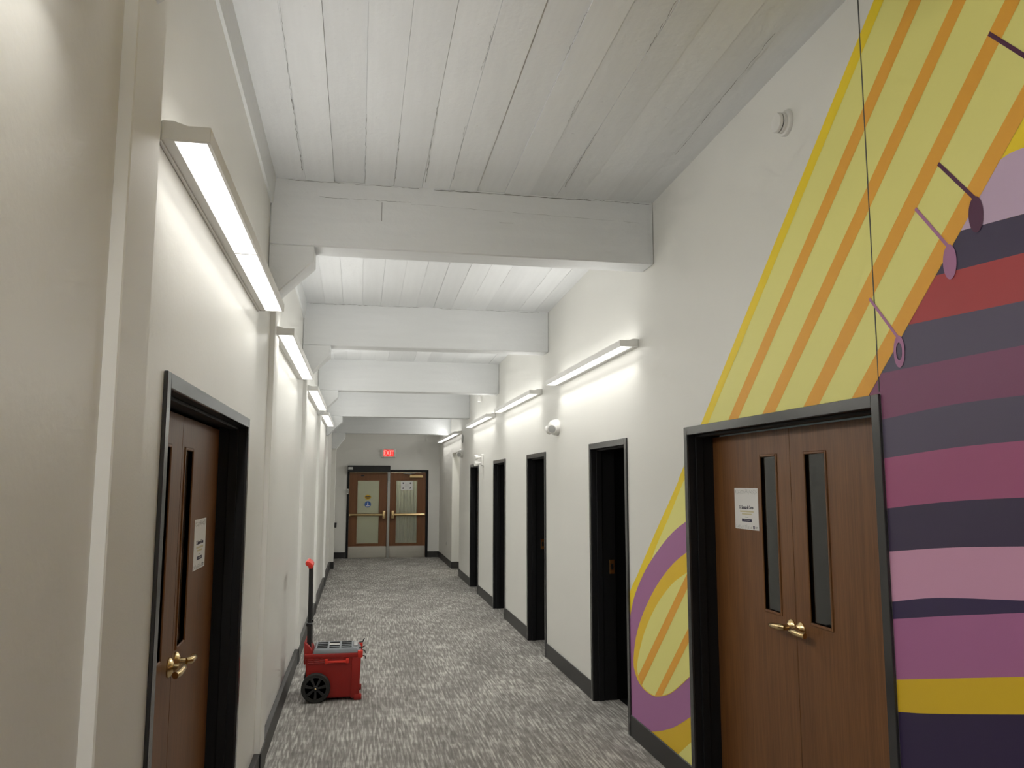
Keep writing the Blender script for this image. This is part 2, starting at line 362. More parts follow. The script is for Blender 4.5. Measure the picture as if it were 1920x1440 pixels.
# right wall with openings
wr = empty('wall_right', (XR, 8, 0), kind='structure', label='light grey right wall with dark door openings')
def rw(name, y0, y1, z0, z1, x0=XR, x1=XR+WT, mat='wall_paint'): return MB().box(x0, x1, y0, y1, z0, z1).build(name, mat, wr, smooth=False)
ops = [(BIG[0]+.03, BIG[1]-.03)]+[(a+.03, b-.03) for a, b in RDOORS]; y = YB
for a, b in ops:
    rw('wall_panel', y, a, 0, 4.1); rw('lintel', a, b, DT-.03, 4.1); y = b
rw('wall_panel', y, ROPEN[0], 0, 4.1)
rw('lintel', ROPEN[0], ROPEN[1], ROPEN[2], 4.1, x0=XR+.008)
rw('wall_panel', ROPEN[1], YF, 0, 4.1, x0=YFR)
MB().box(XR-.0022, XR+.01, 2.8535, 2.8590, 2.19, ceil(2.85)).build('joint', 'joint_dark', wr, smooth=False)
# side passage behind the opening and the rooms painted near-black for darkness behind the doorways
sp = empty('wall_side_passage', (3, 17.2, 0), kind='structure', label='cream wall of the side passage at the far right')
MB().box(XR+WT, 3.8, ROPEN[1], ROPEN[1]+.15, 0, 3.4).build('passage_wall', 'wall_paint', sp, smooth=False)
MB().box(XR+WT, 3.8, ROPEN[0]-.15, ROPEN[0], 0, 3.4).build('passage_wall', 'wall_paint', sp, smooth=False)
MB().box(3.8, 3.95, ROPEN[0]-.15, ROPEN[1]+.15, 0, 3.4).build('passage_wall', 'wall_paint', sp, smooth=False)
MB().box(XR+WT, 3.95, ROPEN[0]-.15, ROPEN[1]+.15, 2.9, 3.05).build('passage_ceiling', 'wall_paint', sp, smooth=False)
MB().box(2.7, 3.3, ROPEN[0]+.3, ROPEN[1]-.3, 2.87, 2.90).build('unseen_lamp', 'passage_fill', sp, smooth=False)  # unseen lamp, added to brighten the passage wall
dk = empty('wall_dark_rooms', (3.2, 10, 0), kind='structure', label='unlit rooms seen through the black door frames')
yy = 1.9
for a, b in [BIG]+RDOORS:
    dkm = 'dim_room' if a == BIG[0] else 'painted_dark'
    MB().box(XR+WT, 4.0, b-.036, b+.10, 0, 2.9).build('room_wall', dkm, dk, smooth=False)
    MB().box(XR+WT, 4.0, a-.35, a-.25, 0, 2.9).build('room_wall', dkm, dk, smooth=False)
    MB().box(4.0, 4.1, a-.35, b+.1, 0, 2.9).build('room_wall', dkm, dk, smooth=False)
    MB().box(XR+WT, 4.1, a-.35, b+.1, 2.9, 3.0).build('room_ceiling', 'painted_dark', dk, smooth=False)
    MB().box(XR+WT+.02, 4.0, a-.25, b-.036, 0, .004).build('shade_floor', 'painted_dark', dk, smooth=False)  # near-black sheet over the carpet, darkness put into its colour
MB().box(2.9, 3.3, 3.4, 4.0, 2.86, 2.89).build('unseen_lamp', 'lite_fill', dk, smooth=False)  # unseen glow added so the oak door windows read grey
MB().box(-1.9, -1.8, LEFTD[0]-.2, LEFTD[1]+.2, 0, 2.9).build('room_wall', 'painted_dark', dk, smooth=False)
# ends of the corridor
MB().box(-1, 2.4, YB-.2, YB, 0, 4.4).build('wall_back', 'wall_paint', smooth=False, kind='structure', label='plain end wall behind the camera')
FO = (-.262, 1.705, 2.15)                    # opening of the far doors
wf = empty('wall_far', (.7, YF, 0), kind='structure', label='grey end wall around the exit doors')
MB().box(-1, FO[0], YF, YF+.18, 0, 4.2).build('wall_panel', 'wall_paint', wf, smooth=False)
MB().box(FO[1], 2.4, YF, YF+.18, 0, 4.2).build('wall_panel', 'wall_paint', wf, smooth=False)
MB().box(FO[0], FO[1], YF, YF+.18, FO[2], 4.2).build('lintel', 'wall_paint', wf, smooth=False)
# vestibule beyond the exit doors
ve = empty('wall_vestibule', (.7, 23, 0), kind='structure', label='pale vestibule beyond the exit doors')
MB().box(-.75, -.6, YF+.18, 24, 0, 2.9).build('vestibule_wall', 'vestibule_paint', ve, smooth=False)
MB().box(2.05, 2.2, YF+.18, 24, 0, 2.9).build('vestibule_wall', 'vestibule_paint', ve, smooth=False)
MB().box(-.75, 2.2, 23.6, 23.8, 0, 2.9).build('vestibule_wall', 'vestibule_paint', ve, smooth=False)
MB().box(-.75, 2.2, YF+.18, 24, 2.75, 2.9).build('vestibule_ceiling', 'vestibule_paint', ve, smooth=False)
pts = []; n = 90
for i in range(n+1):
    x = .80+.9*i/n; pts.append((x, 21.58+.035*math.sin(i*.72)))
m = MB()
for i in range(n):
    (xa, ya), (xb, yb) = pts[i], pts[i+1]
    m.add([(xa, ya, .35), (xb, yb, .35), (xb, yb, 2.4), (xa, ya, 2.4), (xa, ya+.006, .35), (xb, yb+.006, .35), (xb, yb+.006, 2.4), (xa, ya+.006, 2.4)],
          [(0, 1, 2, 3), (5, 4, 7, 6)])
m.build('curtain', 'curtain', ve)
MB().box(-.2, 1.6, 21.12, 21.42, 2.72, 2.755).build('unseen_lamp', 'vestibule_lens', ve, smooth=False)

# baseboards
def base(name, label, segs):
    e = empty(name, (segs[0][0], segs[0][2], 0), kind='structure', label=label)
    for s in segs: MB().box(*s, 0, .15).build('base_strip', 'rubber_base', e, bevel=.003, smooth=False)
bt = .010
segs = []; y = YB
for a, b in [BIG]+RDOORS: segs.append((XR-bt, XR, y, a)); y = b
segs.append((XR-bt, XR, y, ROPEN[0])); segs.append((XR-bt, XR+.6, ROPEN[0], ROPEN[0]+bt)); segs.append((YFR-bt, YFR, ROPEN[1]-bt, YF)); segs.append((YFR, XR+.9, ROPEN[1]-bt, ROPEN[1]))
base('baseboard_right', 'charcoal rubber baseboard along the right wall', segs)
segs = []; y = LEFTD[1]
for a, b in PY[2:]+[(18.36, 18.62)]:
    xc = XC if b < 18 else -.512
    segs += [(XW, XC+.001, y, a), (xc, xc+bt, a-.004, b)]; y = b
    if b > 18: segs.append((XW, xc+bt, a-bt, a))
segs.append((XW, XW+bt, y, YF)); segs.append((XW, XW+bt, YB, 2.06)); segs.append((XC, XC+bt, 2.06, 2.33)); segs.append((XW, XC+.001, 2.33, LEFTD[0]))
base('baseboard_left', 'charcoal rubber baseboard along the left wall', segs)
base('baseboard_far', 'black baseboard either side of the exit doors', [(XW, -.297, YF-bt, YF), (1.733, YFR, YF-bt, YF)])

# ------------------------------------------------------------------ doors
RM = lambda u, y, z: (XR-u, y, z)            # u: distance from the right wall into the corridor
LM = lambda u, y, z: (XW+u, y, z)
def frame(d, mp, y0, y1, depth, zt=DT, fwid=.05, prj=.013):
    fm = MB(mp)
    fm.box(0, prj, y0, y0+fwid, 0, zt).box(0, prj, y1-fwid, y1, 0, zt).box(0, prj, y0+fwid, y1-fwid, zt-fwid, zt)
    fm.build('frame_face', 'frame_charcoal', d, bevel=.002, smooth=False)
    jm = MB(mp)
    jm.box(-depth, 0, y0+.03, y0+fwid, 0, zt-.03).box(-depth, 0, y1-fwid, y1-.03, 0, zt-.03).box(-depth, 0, y0+fwid, y1-fwid, zt-fwid, zt-.03)
    jm.build('frame_jamb', 'black_paint', d, smooth=False)
    st = MB(mp); a, b = depth*.42, depth*.42-.016
    st.box(-a, -b+.03, y0+fwid, y0+fwid+.014, 0, zt-fwid).box(-a, -b+.03, y1-fwid-.014, y1-fwid, 0, zt-fwid).box(-a, -b+.03, y0+fwid, y1-fwid, zt-fwid-.014, zt-fwid)
    st.build('frame_stop', 'black_paint', d, bevel=.002, smooth=False)
def leaf(d, mp, y0, y1, up_, zt, lite, th=.045, mat='oak_brown'):
    """up_: depth of the face behind the wall face; lite = (y0,y1,z0,z1)"""
    a, b, c, e = lite
    m = MB(mp); f = -up_; k = -up_-th
    m.box(k, f, y0, a, .012, zt).box(k, f, b, y1, .012, zt).box(k, f, a, b, .012, c).box(k, f, a, b, e, zt)
    lf = m.build('door_leaf', mat, d, smooth=False)
    g = MB(mp); q = .014; p = .006
    g.box(k-p, f+p, a-q, a, c-q, e+q).box(k-p, f+p, b, b+q, c-q, e+q).box(k-p, f+p, a, b, c-q, c).box(k-p, f+p, a, b, e, e+q)
    g.build('lite_frame', mat, lf, bevel=.003, smooth=False)
    MB(mp).box(-up_-.014, -up_-.009, a, b, c, e).build('glass_pane', 'door_lite', lf, smooth=False)
    return lf
def lever(lf, mp, y, z, up_, sgn):
    h = MB(); c = mp(-up_, y, z); ax = Vector(mp(1, 0, 0))-Vector(mp(0, 0, 0))
    h.lathe([(.040, 0), (.040, .006), (.034, .013), (.016, .022), (.014, .045)], c, ax, 24)
    p = lambda u, v, w: mp(-up_+u, y+v*sgn, z+w)
    h.tube([p(.045, -.006, 0), p(.058, .010, 0), p(.060, .05, -.002), p(.058, .095, -.005), p(.052, .118, -.006)], [.014, .017, .016, .015, .014], 12)
    h.build('lever_handle', 'brass', lf)

# pair of oak doors in the mural, right wall
d1 = empty('door_1', (XR, 3.83, 0), kind='structure', label='brown oak double doors with narrow windows in the mural wall')
frame(d1, RM, *BIG, WT)
UP = .158; ymid = 3.838
la = leaf(d1, RM, ymid+.002, BIG[1]-.052, UP, 2.115, (3.985, 4.148, 1.165, 1.975))
lb = leaf(d1, RM, BIG[0]+.052, ymid-.002, UP, 2.115, (3.520, 3.695, 1.165, 1.975))
lever(la, RM, ymid+.046, 1.112, UP, 1); lever(lb, RM, ymid-.046, 1.112, UP, -1)

dl = ['black framed doorway beside the mural, first on the right wall', 'black framed doorway, second beyond the mural', 'black framed doorway, third beyond the mural', 'black framed doorway farthest from the mural']
for i, (a, b) in enumerate(RDOORS):
    d = empty('door_%d' % (i+2), (XR, (a+b)/2, 0), kind='structure', label=dl[i])
    frame(d, RM, a, b, WT)
    m = MB(RM); yj = b-.05
    m.box(-.195, -.150, yj-.003, yj, 1.055, 1.175)
    m.build('strike_plate', 'brass', d, bevel=.001)
    MB(RM).box(-.185, -.165, yj-.0045, yj-.003, 1.09, 1.14).build('latch_hole', 'black_paint', d)
    # the leaf stands open inside the dark room, against its near side
    MB(RM).box(-.205-.86, -.207, a-.02, a+.022, .012, 2.11).build('door_leaf', 'oak_brown', d, smooth=False)

# left pair
d6 = empty('door_6', (XW, 3.65, 0), kind='structure', label='oak double doors with narrow windows and brass levers, left wall')
frame(d6, LM, *LEFTD, .20)
UL = .137; ym = 3.675
lc = leaf(d6, LM, ym+.003, LEFTD[1]-.052, UL, 2.115, (3.735, 3.893, 1.145, 1.972))
ld = leaf(d6, LM, LEFTD[0]+.052, ym-.003, UL, 2.115, (3.290, 3.450, 1.145, 1.972))
lever(lc, LM, ym+.062, 1.085, UL, 1); lever(ld, LM, ym-.062, 1.085, UL, -1)

# far exit pair
d7 = empty('door_7', (.72, YF, 0), kind='structure', label='wooden exit doors with panic bars at the end of the corridor')
FM = lambda x, u, z: (x, YF-u, z)
m = MB(FM)
m.box(-.290, -.235, -.10, .02, 0, 2.185).box(1.672, 1.735, -.10, .02, 0, 2.185).box(-.235, 1.672, -.10, .02, 2.125, 2.185)
m.build('door_frame', 'black_paint', d7, bevel=.002, smooth=False)
MB(FM).box(-.285, .768, .0, .13, 2.128, 2.287).build('door_operator', 'black_plastic', d7, bevel=.004)
MB(FM).box(.708, .772, -.06, .035, .0, 2.125).build('mullion', 'aluminium', d7, bevel=.004)
m = MB(FM); m.box(.715, .765, .035, .05, 1.90, 2.11); m.build('mullion_bracket', 'grey_plastic', d7, bevel=.003)
for (x0, x1, g0, g1, s) in ((-.233, .706, -.030, .505, 1), (.774, 1.670, .930, 1.456, -1)):
    m = MB(FM); f = .0; k = -.045
    m.box(x0, g0, k, f, .012, 2.12).box(g1, x1, k, f, .012, 2.12).box(g0, g1, k, f, .012, .36).box(g0, g1, k, f, 1.91, 2.12)
    lf = m.build('door_leaf', 'oak_far', d7, smooth=False)
    q = .022; m = MB(FM)
    m.box(g0-q, g0, k, f+.006, .36-q, 1.91+q).box(g1, g1+q, k, f+.006, .36-q, 1.91+q).box(g0, g1, k, f+.006, .36-q, .36).box(g0, g1, k, f+.006, 1.91, 1.91+q)
    m.build('lite_frame', 'oak_far', lf, bevel=.003, smooth=False)
    MB(FM).box(g0, g1, -.026, -.020, .36, 1.91).build('glass_pane', 'frosted_glass', lf, smooth=False)
    MB(FM).box(x0+.005, x1-.005, f, f+.002, .014, .288).build('kick_plate', 'steel', lf, smooth=False)
    # panic bar
    a, b = (x0+.035, x1-.115) if s == 1 else (x0+.115, x1-.035)
    m = MB(FM); m.tube([(a, .055, 1.066), (b, .055, 1.066)], .034, 14)
    bar = m.build('panic_bar', 'brass', lf)
    e = x1-.075 if s == 1 else x0+.075
    MB(FM).box(e-.035, e+.035, 0, .09, .965, 1.165).build('latch_case', 'brass', lf, bevel=.012, seg=2)
    e2 = a if s == 1 else b
    MB(FM).box(e2-.02, e2+.02, 0, .075, 1.035, 1.097).build('bar_end_bracket', 'brass', lf, bevel=.006)
m = MB(FM); m.box(1.257, 1.594, .0, .055, 1.985, 2.055); cb = m.build('door_closer', 'brass', d7, bevel=.008)
m = MB(FM); m.tube([(1.30, .06, 2.07), (1.10, .075, 2.085), (1.40, .03, 2.10)], .009, 8); m.build('closer_arm', 'grey_plastic', cb)
MB(FM).box(.05, .13, .0, .012, 2.02, 2.05).build('arm_bracket', 'black_plastic', d7, bevel=.003)

# ------------------------------------------------------------------ wall lights
FZ = 2.835
LAMP = {}
def area(name, key, size_y, size_x, power, spread, col):
    if key not in LAMP:
        l = bpy.data.lights.new(name, 'AREA'); l.shape = 'RECTANGLE'; l.size = size_x; l.size_y = size_y; l.energy = power; l.spread = math.radians(spread); l.color = col; LAMP[key] = l
    return LAMP[key]
def light(mp, y0, label, length=2.438):
    y1 = y0+length; r0 = mp(0, (y0+y1)/2, FZ)
    t = empty('wall_light', r0, label=label, cat='light', group='linear wall lights')
    MB(mp).box(0, .012, y0+.006, y1-.006, FZ-.004, FZ+.058).build('back_plate', 'fixture_white', t, bevel=.002, smooth=False)
    # tray: wall-side rail, front rail, floor of the tray and the cross bar between the lenses
    MB(mp).prism([(.012, FZ+.002), (.046, FZ), (.046, FZ+.020), (.138, FZ+.020), (.138, FZ), (.148, FZ), (.150, FZ+.043), (.144, FZ+.043), (.141, FZ+.026), (.044, FZ+.026), (.030, FZ+.052), (.012, FZ+.052)], 'y', y0+.012, y1-.012
                 ).build('body', 'fixture_white', t, smooth=False)
    MB(mp).box(.046, .138, (y0+y1)/2-.005, (y0+y1)/2+.005, FZ, FZ+.019).build('cross_bar', 'fixture_white', t, smooth=False)
    for ya, yb in ((y0, y0+.014), (y1-.014, y1)):
        MB(mp).prism([(.012, FZ+.058), (.012, FZ-.002), (.1495, FZ-.002), (.1515, FZ+.045), (.085, FZ+.045), (.045, FZ+.058)], 'y', ya, yb).build('end_cap', 'fixture_white', t, bevel=.002, smooth=False)
    yc_ = (y0+y1)/2
    for ya, yb in ((y0+.014, yc_-.005), (yc_+.005, y1-.014)):
        MB(mp).box(.046, .138, ya, yb, FZ+.003, FZ+.007).build('lens', 'lens', t, smooth=False)
        MB(mp).box(.056, .130, ya+.02, yb-.02, FZ+.0262, FZ+.0425).build('uplight_lens', 'lens_up', t, smooth=False)
    for z, pw, sp, nm in ((FZ-.0085, POWER_DOWN, SPREAD_DOWN, 'downlight'), (FZ+.0545, POWER_UP, SPREAD_UP, 'uplight')):
        o = bpy.data.objects.new(nm, area(nm, nm+str(length), length-.05, .055 if nm == 'downlight' else .035, pw*2*length/2.438, sp, (1.0, .985, .94))); COL.objects.link(o); o.parent = t
        o.location = Vector(mp(.092, yc_, z))-Vector(r0)
        tl = TILT*(1 if mp(1, 0, 0)[0] > mp(0, 0, 0)[0] else -1)     # asymmetric optic, thrown away from the wall
        o.rotation_euler = (0, math.pi+math.radians(tl*TILT_UP/TILT), 0) if nm == 'uplight' else (0, -math.radians(tl), 0)
light(LM, -.82, 'linear white wall light at the top left edge, nearest the camera')
light(LM, -3.55, 'linear white wall light on the left behind the camera')  # unseen, added to lift the light near the camera
light(RM, -3.55, 'linear white wall light on the right behind the camera')  # unseen as well, added as fill for the near walls
light(LM, 2.43, 'long glowing wall light above the oak doors on the left')
light(LM, 5.63, 'second glowing linear light on the left wall, past the first pilaster')
light(LM, 9.00, 'third glowing linear light on the left wall')
light(LM, 12.25, 'farthest small linear light on the left wall')
light(RM, 5.63, 'long linear wall light above the first black doorway on the right')
light(RM, 8.87, 'second linear wall light along the right wall')
light(RM, 12.05, 'third linear wall light along the right wall')
light(lambda u, y, z: (YFR-.01-u, y, z), 16.25, 'farthest linear light on the right, over the side opening', 3.66)

# ------------------------------------------------------------------ mural, traced in wall coordinates (y, z)
def wyz(px, py):
    d = r2*(px-960)/FPX-u2*(py-720)/FPX+fw; t = XR/d.x; return (t*d.y, H+t*d.z)
def clip(poly, f):
    out = []
    for i in range(len(poly)):
        a, b = poly[i], poly[(i+1) % len(poly)]; fa, fb = f(a), f(b)
        if fa >= 0: out.append(a)
        if (fa >= 0) != (fb >= 0):
            t = fa/(fa-fb); out.append((a[0]+(b[0]-a[0])*t, a[1]+(b[1]-a[1])*t))
    return out
def smoothline(p, n=8):
    """Catmull-Rom through the points"""
    o = []
    for i in range(len(p)-1):
        a = p[max(i-1, 0)]; b = p[i]; c = p[i+1]; d = p[min(i+2, len(p)-1)]
        for k in range(n):
            t = k/n
            o.append(tuple(.5*(2*b[j]+(c[j]-a[j])*t+(2*a[j]-5*b[j]+4*c[j]-d[j])*t*t+(3*b[j]-a[j]-3*c[j]+d[j])*t**3) for j in (0, 1)))
    return o+[p[-1]]
MC = dict(pale=(238, 232, 140), yellow=(246, 216, 40), gold=(240, 200, 50), orange=(240, 174, 62), navy=(68, 58, 84), lavender=(204, 178, 204), red=(178, 66, 70),
          slate=(92, 84, 106), maroon=(134, 80, 112), magenta=(170, 92, 132), ink=(62, 50, 86), pink=(212, 158, 188), violet=(176, 110, 156), plum=(170, 112, 160),
          deep=(54, 42, 76), mustard=(226, 188, 44), note_dark=(88, 44, 74), note_mid=(150, 100, 136), note_light=(176, 120, 158))
for k, c in MC.items(): plain('mural_'+k, srgb(*c), .5, spec=.4, bump=.05, bscale=180)
mu = empty('wall_mural', (XR, 3.4, 0), label='colourful painted mural with music staff and purple bands around the doors', cat='mural')
YL = RDOORS[0][0]; zc = lambda y: ceil(y)-.001
def paint(name, col, poly, layer):
    m = MB()
    regs = [[lambda p: p[0]-BIG[1], lambda p: YL-p[0]], [lambda p: p[0]-BIG[0], lambda p: BIG[1]-p[0], lambda p: p[1]-DT], [lambda p: BIG[0]-p[0], lambda p: p[0]+1.0]]
    for r in regs:
        q = poly
        for f in r+[lambda p: p[1]-.002, lambda p: zc(p[0])-p[1]]:
            q = clip(q, f)
            if len(q) < 3: break
        if len(q) < 3: continue
        x = XR-.0006*layer
        tri = tessellate_polygon([[Vector((0, a, b)) for a, b in q]])
        m.add([(x, a, b) for a, b in q], [t for t in tri])
    if m.f: m.build(name, 'mural_'+col, mu, smooth=False)
def lin(p, q, y):                            # point on line pq at wall y
    t = (y-p[0])/(q[0]-p[0]); return (y, p[1]+(q[1]-p[1])*t)
def W(*pp): return [wyz(*p) for p in pp]
# --- diagonal staff: boundaries as wall lines (each from two or three pixel points), extended up to the ceiling
def bl_(*pp): return W(*pp)
B = dict(y0=bl_((1639, 0), (1353.5, 700), (1315, 794)), y1=bl_((1657.5, 0), (1367, 700), (1331, 790)),
         a0=bl_((1706, 0), (1403.6, 700), (1369, 784)), a1=bl_((1728, 0), (1421.6, 700), (1384, 781)),
         b0=bl_((1788, 0), (1465, 700), (1432, 773)), b1=bl_((1812, 0), (1487, 700), (1450.5, 770.5)),
         c0=bl_((1885, 0), (1538, 700), (1510, 760)), c1=bl_((1914, 0), (1565, 700), (1531, 756)),
         d0=bl_((1920, 160), (1623.5, 700), (1603, 741)), d1=bl_((1920, 221), (1652.6, 700), (1629, 738.5)))
def ext(l):                                  # run on above the frame and below the door head along its own direction
    a, b, c = l; dy, dz = a[0]-b[0], a[1]-b[1]; k = 1.2
    e, f = c[0]-b[0], c[1]-b[1]; n = math.hypot(e, f); g = math.hypot(dy, dz)
    return [(a[0]+dy*k, a[1]+dz*k), a, b, (b[0]-dy/g*.9, b[1]-dz/g*.9)]
for k in B: B[k] = ext(B[k])
def strip(p, q): return p+q[::-1]
paint('painted_field', 'pale', strip(B['y0'], B['d1']), 1)
paint('painted_stripe', 'yellow', strip(B['y0'], B['y1']), 2)
for k in 'abc': paint('staff_line', 'orange', strip(B[k+'0'], B[k+'1']), 2)
# --- bands right of the staff; each boundary = pixel points, run on towards the camera in wall coordinates
def bandline(*pp, curve=0.):
    w = W(*pp); a, b = w[-2], w[-1]; s = (b[1]-a[1])/(b[0]-a[0]); s0 = (w[1][1]-w[0][1])/(w[1][0]-w[0][0])
    far = (w[0][0]+.7, w[0][1]+s0*.7)
    return [far]+smoothline(w, 6)+[(b[0]-.6, b[1]-.6*s), (b[0]-1.4, b[1]-1.4*s), (-.9, b[1]-(b[0]+.9)*s)]
lines = [bandline((1801, 433), (1920, 401)), bandline((1755, 516.5), (1920, 474)), bandline((1699, 610), (1920, 564)), bandline((1652.6, 700), (1785, 673), (1920, 647)),
         bandline((1657, 786), (1785, 759), (1920, 741)), bandline((1661, 859), (1785.5, 839.7), (1920, 826)), bandline((1666, 953), (1785, 940), (1920, 932.7)),
         bandline((1670, 1034), (1785, 1026.7), (1920, 1024.6)), bandline((1675, 1127.8), (1734, 1122), (1785, 1121), (1920, 1126)), bandline((1677.6, 1160.7), (1785, 1154.5), (1920, 1149)),
         bandline((1685, 1274), (1920, 1269)), bandline((1688, 1335), (1749.5, 1338.4), (1920, 1340))]
dB = B['d1']                                  # everything right of the staff's last line
def right_of(poly):
    a, b = dB[0], dB[-1]
    q = poly
    for i in range(len(dB)-1): pass
    f = lambda p: (b[0]-a[0])*(p[1]-a[1])-(b[1]-a[1])*(p[0]-a[0])
    s = f((0., 1.)); return clip(poly, lambda p: f(p)*s)
cols = ['navy', 'red', 'slate', 'maroon', 'slate', 'magenta', 'navy', 'pink', 'ink', 'violet', 'mustard']
for i, c in enumerate(cols): paint('painted_band', c, right_of(lines[i]+lines[i+1][::-1]), 1)
paint('painted_band', 'deep', right_of(lines[-1]+[(-.9, 0), (lines[-1][0][0], 0)]), 1)
lav = smoothline(W((1800, 372), (1850, 322), (1874, 301.6), (1895, 287), (1920, 277)), 6); e = lav[-1]
top = [(e[0]-.3, e[1]+.02), (e[0]-.9, e[1]-.05), (-.9, e[1]-.4)]
paint('painted_band', 'yellow', right_of([(lines[0][0][0], 4.2), (-.9, 4.2)]+lines[0][::-1]), 1)
l0 = [lines[0][0]]+lines[0][1:]
paint('painted_band', 'lavender', right_of(lav+top+l0[::-1]), 2)
paint('staff_line', 'orange', strip(B['d0'], B['d1']), 3)
# --- notes
def note(stem, head, rx, rz, rot, col, hollow=False, wpx=.014):
    a, b = wyz(*stem[0]), wyz(*stem[1]); dx, dz = b[0]-a[0], b[1]-a[1]; n = math.hypot(dx, dz); nx, nz = -dz/n*wpx/2, dx/n*wpx/2
    paint('note_stem', col, [(a[0]+nx, a[1]+nz), (b[0]+nx, b[1]+nz), (b[0]-nx, b[1]-nz), (a[0]-nx, a[1]-nz)], 4)
    c = wyz(*head)
    el = lambda k: [(c[0]+k*rx*math.cos(t)*math.cos(rot)-k*rz*math.sin(t)*math.sin(rot), c[1]+k*rx*math.cos(t)*math.sin(rot)+k*rz*math.sin(t)*math.cos(rot)) for t in [2*math.pi*i/28 for i in range(28)]]
    if hollow:
        o, i_ = el(1), el(.55); m = MB(); x = XR-.0030
        m.add([(x, *p) for p in o]+[(x, *p) for p in i_], [(k, (k+1) % 28, 28+(k+1) % 28, 28+k) for k in range(28)])
        m.build('note_head', 'mural_'+col, mu, smooth=False)
    else: paint('note_head', col, el(1), 5)
note(((1760, 307), (1838, 381)), (1831, 402), .033, .062, .0, 'note_dark')
note(((1717, 391), (1784, 468)), (1782, 491), .033, .062, .0, 'note_light', wpx=.013)
note(((1631, 560), (1687, 636)), (1687, 659), .032, .062, .0, 'note_light', True, wpx=.013)
note(((1855, 63), (1935, 113)), (1955, 140), .036, .066, .0, 'note_dark')
# --- the round end left of the doors (pixel outlines from a 2x enlargement at 1160,720)
def Z2(*pp): return [wyz(1160+x/2, 720+y/2) for x, y in pp]
R_ = 330                                      # clipped at the frame
paint('painted_stripe', 'yellow', smoothline(Z2((R_, 130), (250, 305), (195, 430), (130, 575), (75, 705), (40, 790), (38, 880)))+Z2((120, 700), (180, 560), (R_, 300)), 1)
paint('painted_field', 'pale', smoothline(Z2((R_, 160), (252, 345), (195, 485), (140, 612), (118, 680)))+Z2((200, 600), (R_, 520)), 2)
paint('painted_ring', 'plum', smoothline(Z2((R_, 470), (255, 515), (200, 560), (150, 622), (100, 700), (62, 790), (46, 860)))+Z2((36, 1000), (36, 1260))+smoothline(Z2((90, 1290), (130, 1303), (200, 1290), (275, 1245), (R_, 1200))), 3)
paint('painted_field', 'mustard', Z2((60, 1255))+smoothline(Z2((90, 1290), (130, 1303), (200, 1290), (275, 1245), (R_, 1200)))+Z2((R_, 1520), (60, 1520)), 2)
paint('painted_field', 'pale', smoothline(Z2((R_, 1300), (277, 1340), (228, 1385), (190, 1420)))+Z2((R_, 1560)), 4)
ring = Z2((R_, 580), (258, 630), (200, 680), (140, 762), (92, 862), (66, 950), (57, 1040), (65, 1090), (85, 1132), (118, 1163), (150, 1172), (200, 1158), (270, 1096), (R_, 1030))
paint('painted_ring', 'gold', smoothline(ring), 4)
ring2 = Z2((R_, 650), (260, 705), (200, 752), (142, 832), (98, 932), (74, 1030), (72, 1078), (88, 1128), (120, 1160), (150, 1169), (200, 1155), (270, 1094), (R_, 1030))
paint('painted_field', 'pale', smoothline(ring2), 5)
paint('staff_line', 'orange', Z2((R_, 575), (255, 718), (75, 1095), (88, 1130), (262, 762), (R_, 620)), 6)
paint('staff_line', 'orange', Z2((R_, 775), (265, 912), (138, 1168), (165, 1168), (268, 962), (R_, 840)), 6)

# ------------------------------------------------------------------ notices and signs
def notice(name, label, org, ex, w, h, lines_, tilt=0.):
    ex = Vector(ex); ey = Vector((0, 0, 1)); ez = ex.cross(ey)
    if tilt: ex, ey = ex*math.cos(tilt)+ey*math.sin(tilt), ey*math.cos(tilt)-ex*math.sin(tilt)
    t = empty(name, org, label=label, cat='notice'); o = Vector(org)
    P = lambda a, b, c: tuple(o+ex*a+ey*b+ez*c)
    MB(P).box(-w/2, w/2, -h/2, h/2, .0002, .0012).build('sheet', 'paper', t, smooth=False)
    T = lambda s, a, b, size, mat, **k: text_mesh('printed_text', s, size, mat, t, P(a*w, b*h, .0016), ex, ey, **k)
    lines_(T, P, w, h, t)
    return t
def flyer(T, P, w, h, t):
    T('S1. Samoza de Corno', 0, .03, .027, 'ink', bold=.0004, sx=.72)
    bar = lambda x0, x1, z0, z1, mat, nm='printed_line', e=.0012: MB(P).box(x0*w, x1*w, z0*h, z1*h, e, e+.0006).build(nm, mat, t, smooth=False)
    bar(-.27, .30, -.085, -.050, 'ink_gold'); bar(-.19, .22, -.145, -.112, 'ink_gold'); bar(-.07, .08, -.212, -.196, 'ink_soft')
    bar(-.20, .22, -.315, -.245, 'ink_navy', 'printed_bar'); bar(-.10, .13, -.288, -.270, 'ink_soft', 'printed_line', .0018)
    bar(.27, .325, -.475, -.40, 'ink_navy', 'printed_logo'); bar(.345, .45, -.430, -.415, 'ink_soft'); bar(.345, .43, -.462, -.448, 'ink_soft')
    m = MB(P); rnd = random.Random(3)
    for row, n, x0, x1 in ((.43, 17, -.44, .44), (.385, 17, -.44, .44), (-.43, 11, -.44, .2), (-.465, 11, -.44, .2)):
        for i in range(n):
            x = (x0+(x1-x0)*i/(n-1))*w; a = rnd.uniform(0, 3.1); L_ = .007; z = row*h+rnd.uniform(-.004, .004); c, s = math.cos(a)*L_, math.sin(a)*L_; q, r = -math.sin(a)*.0009, math.cos(a)*.0009
            m.hexa([P0 for P0 in [(x-c-q, z-s-r, .0013), (x+c-q, z+s-r, .0013), (x+c+q, z+s+r, .0013), (x-c+q, z-s+r, .0013)]], [(x-c-q, z-s-r, .0017), (x+c-q, z+s-r, .0017), (x+c+q, z+s+r, .0017), (x-c+q, z-s+r, .0017)])
    m.build('printed_pattern', 'ink_soft', t, smooth=False, kind='stuff')
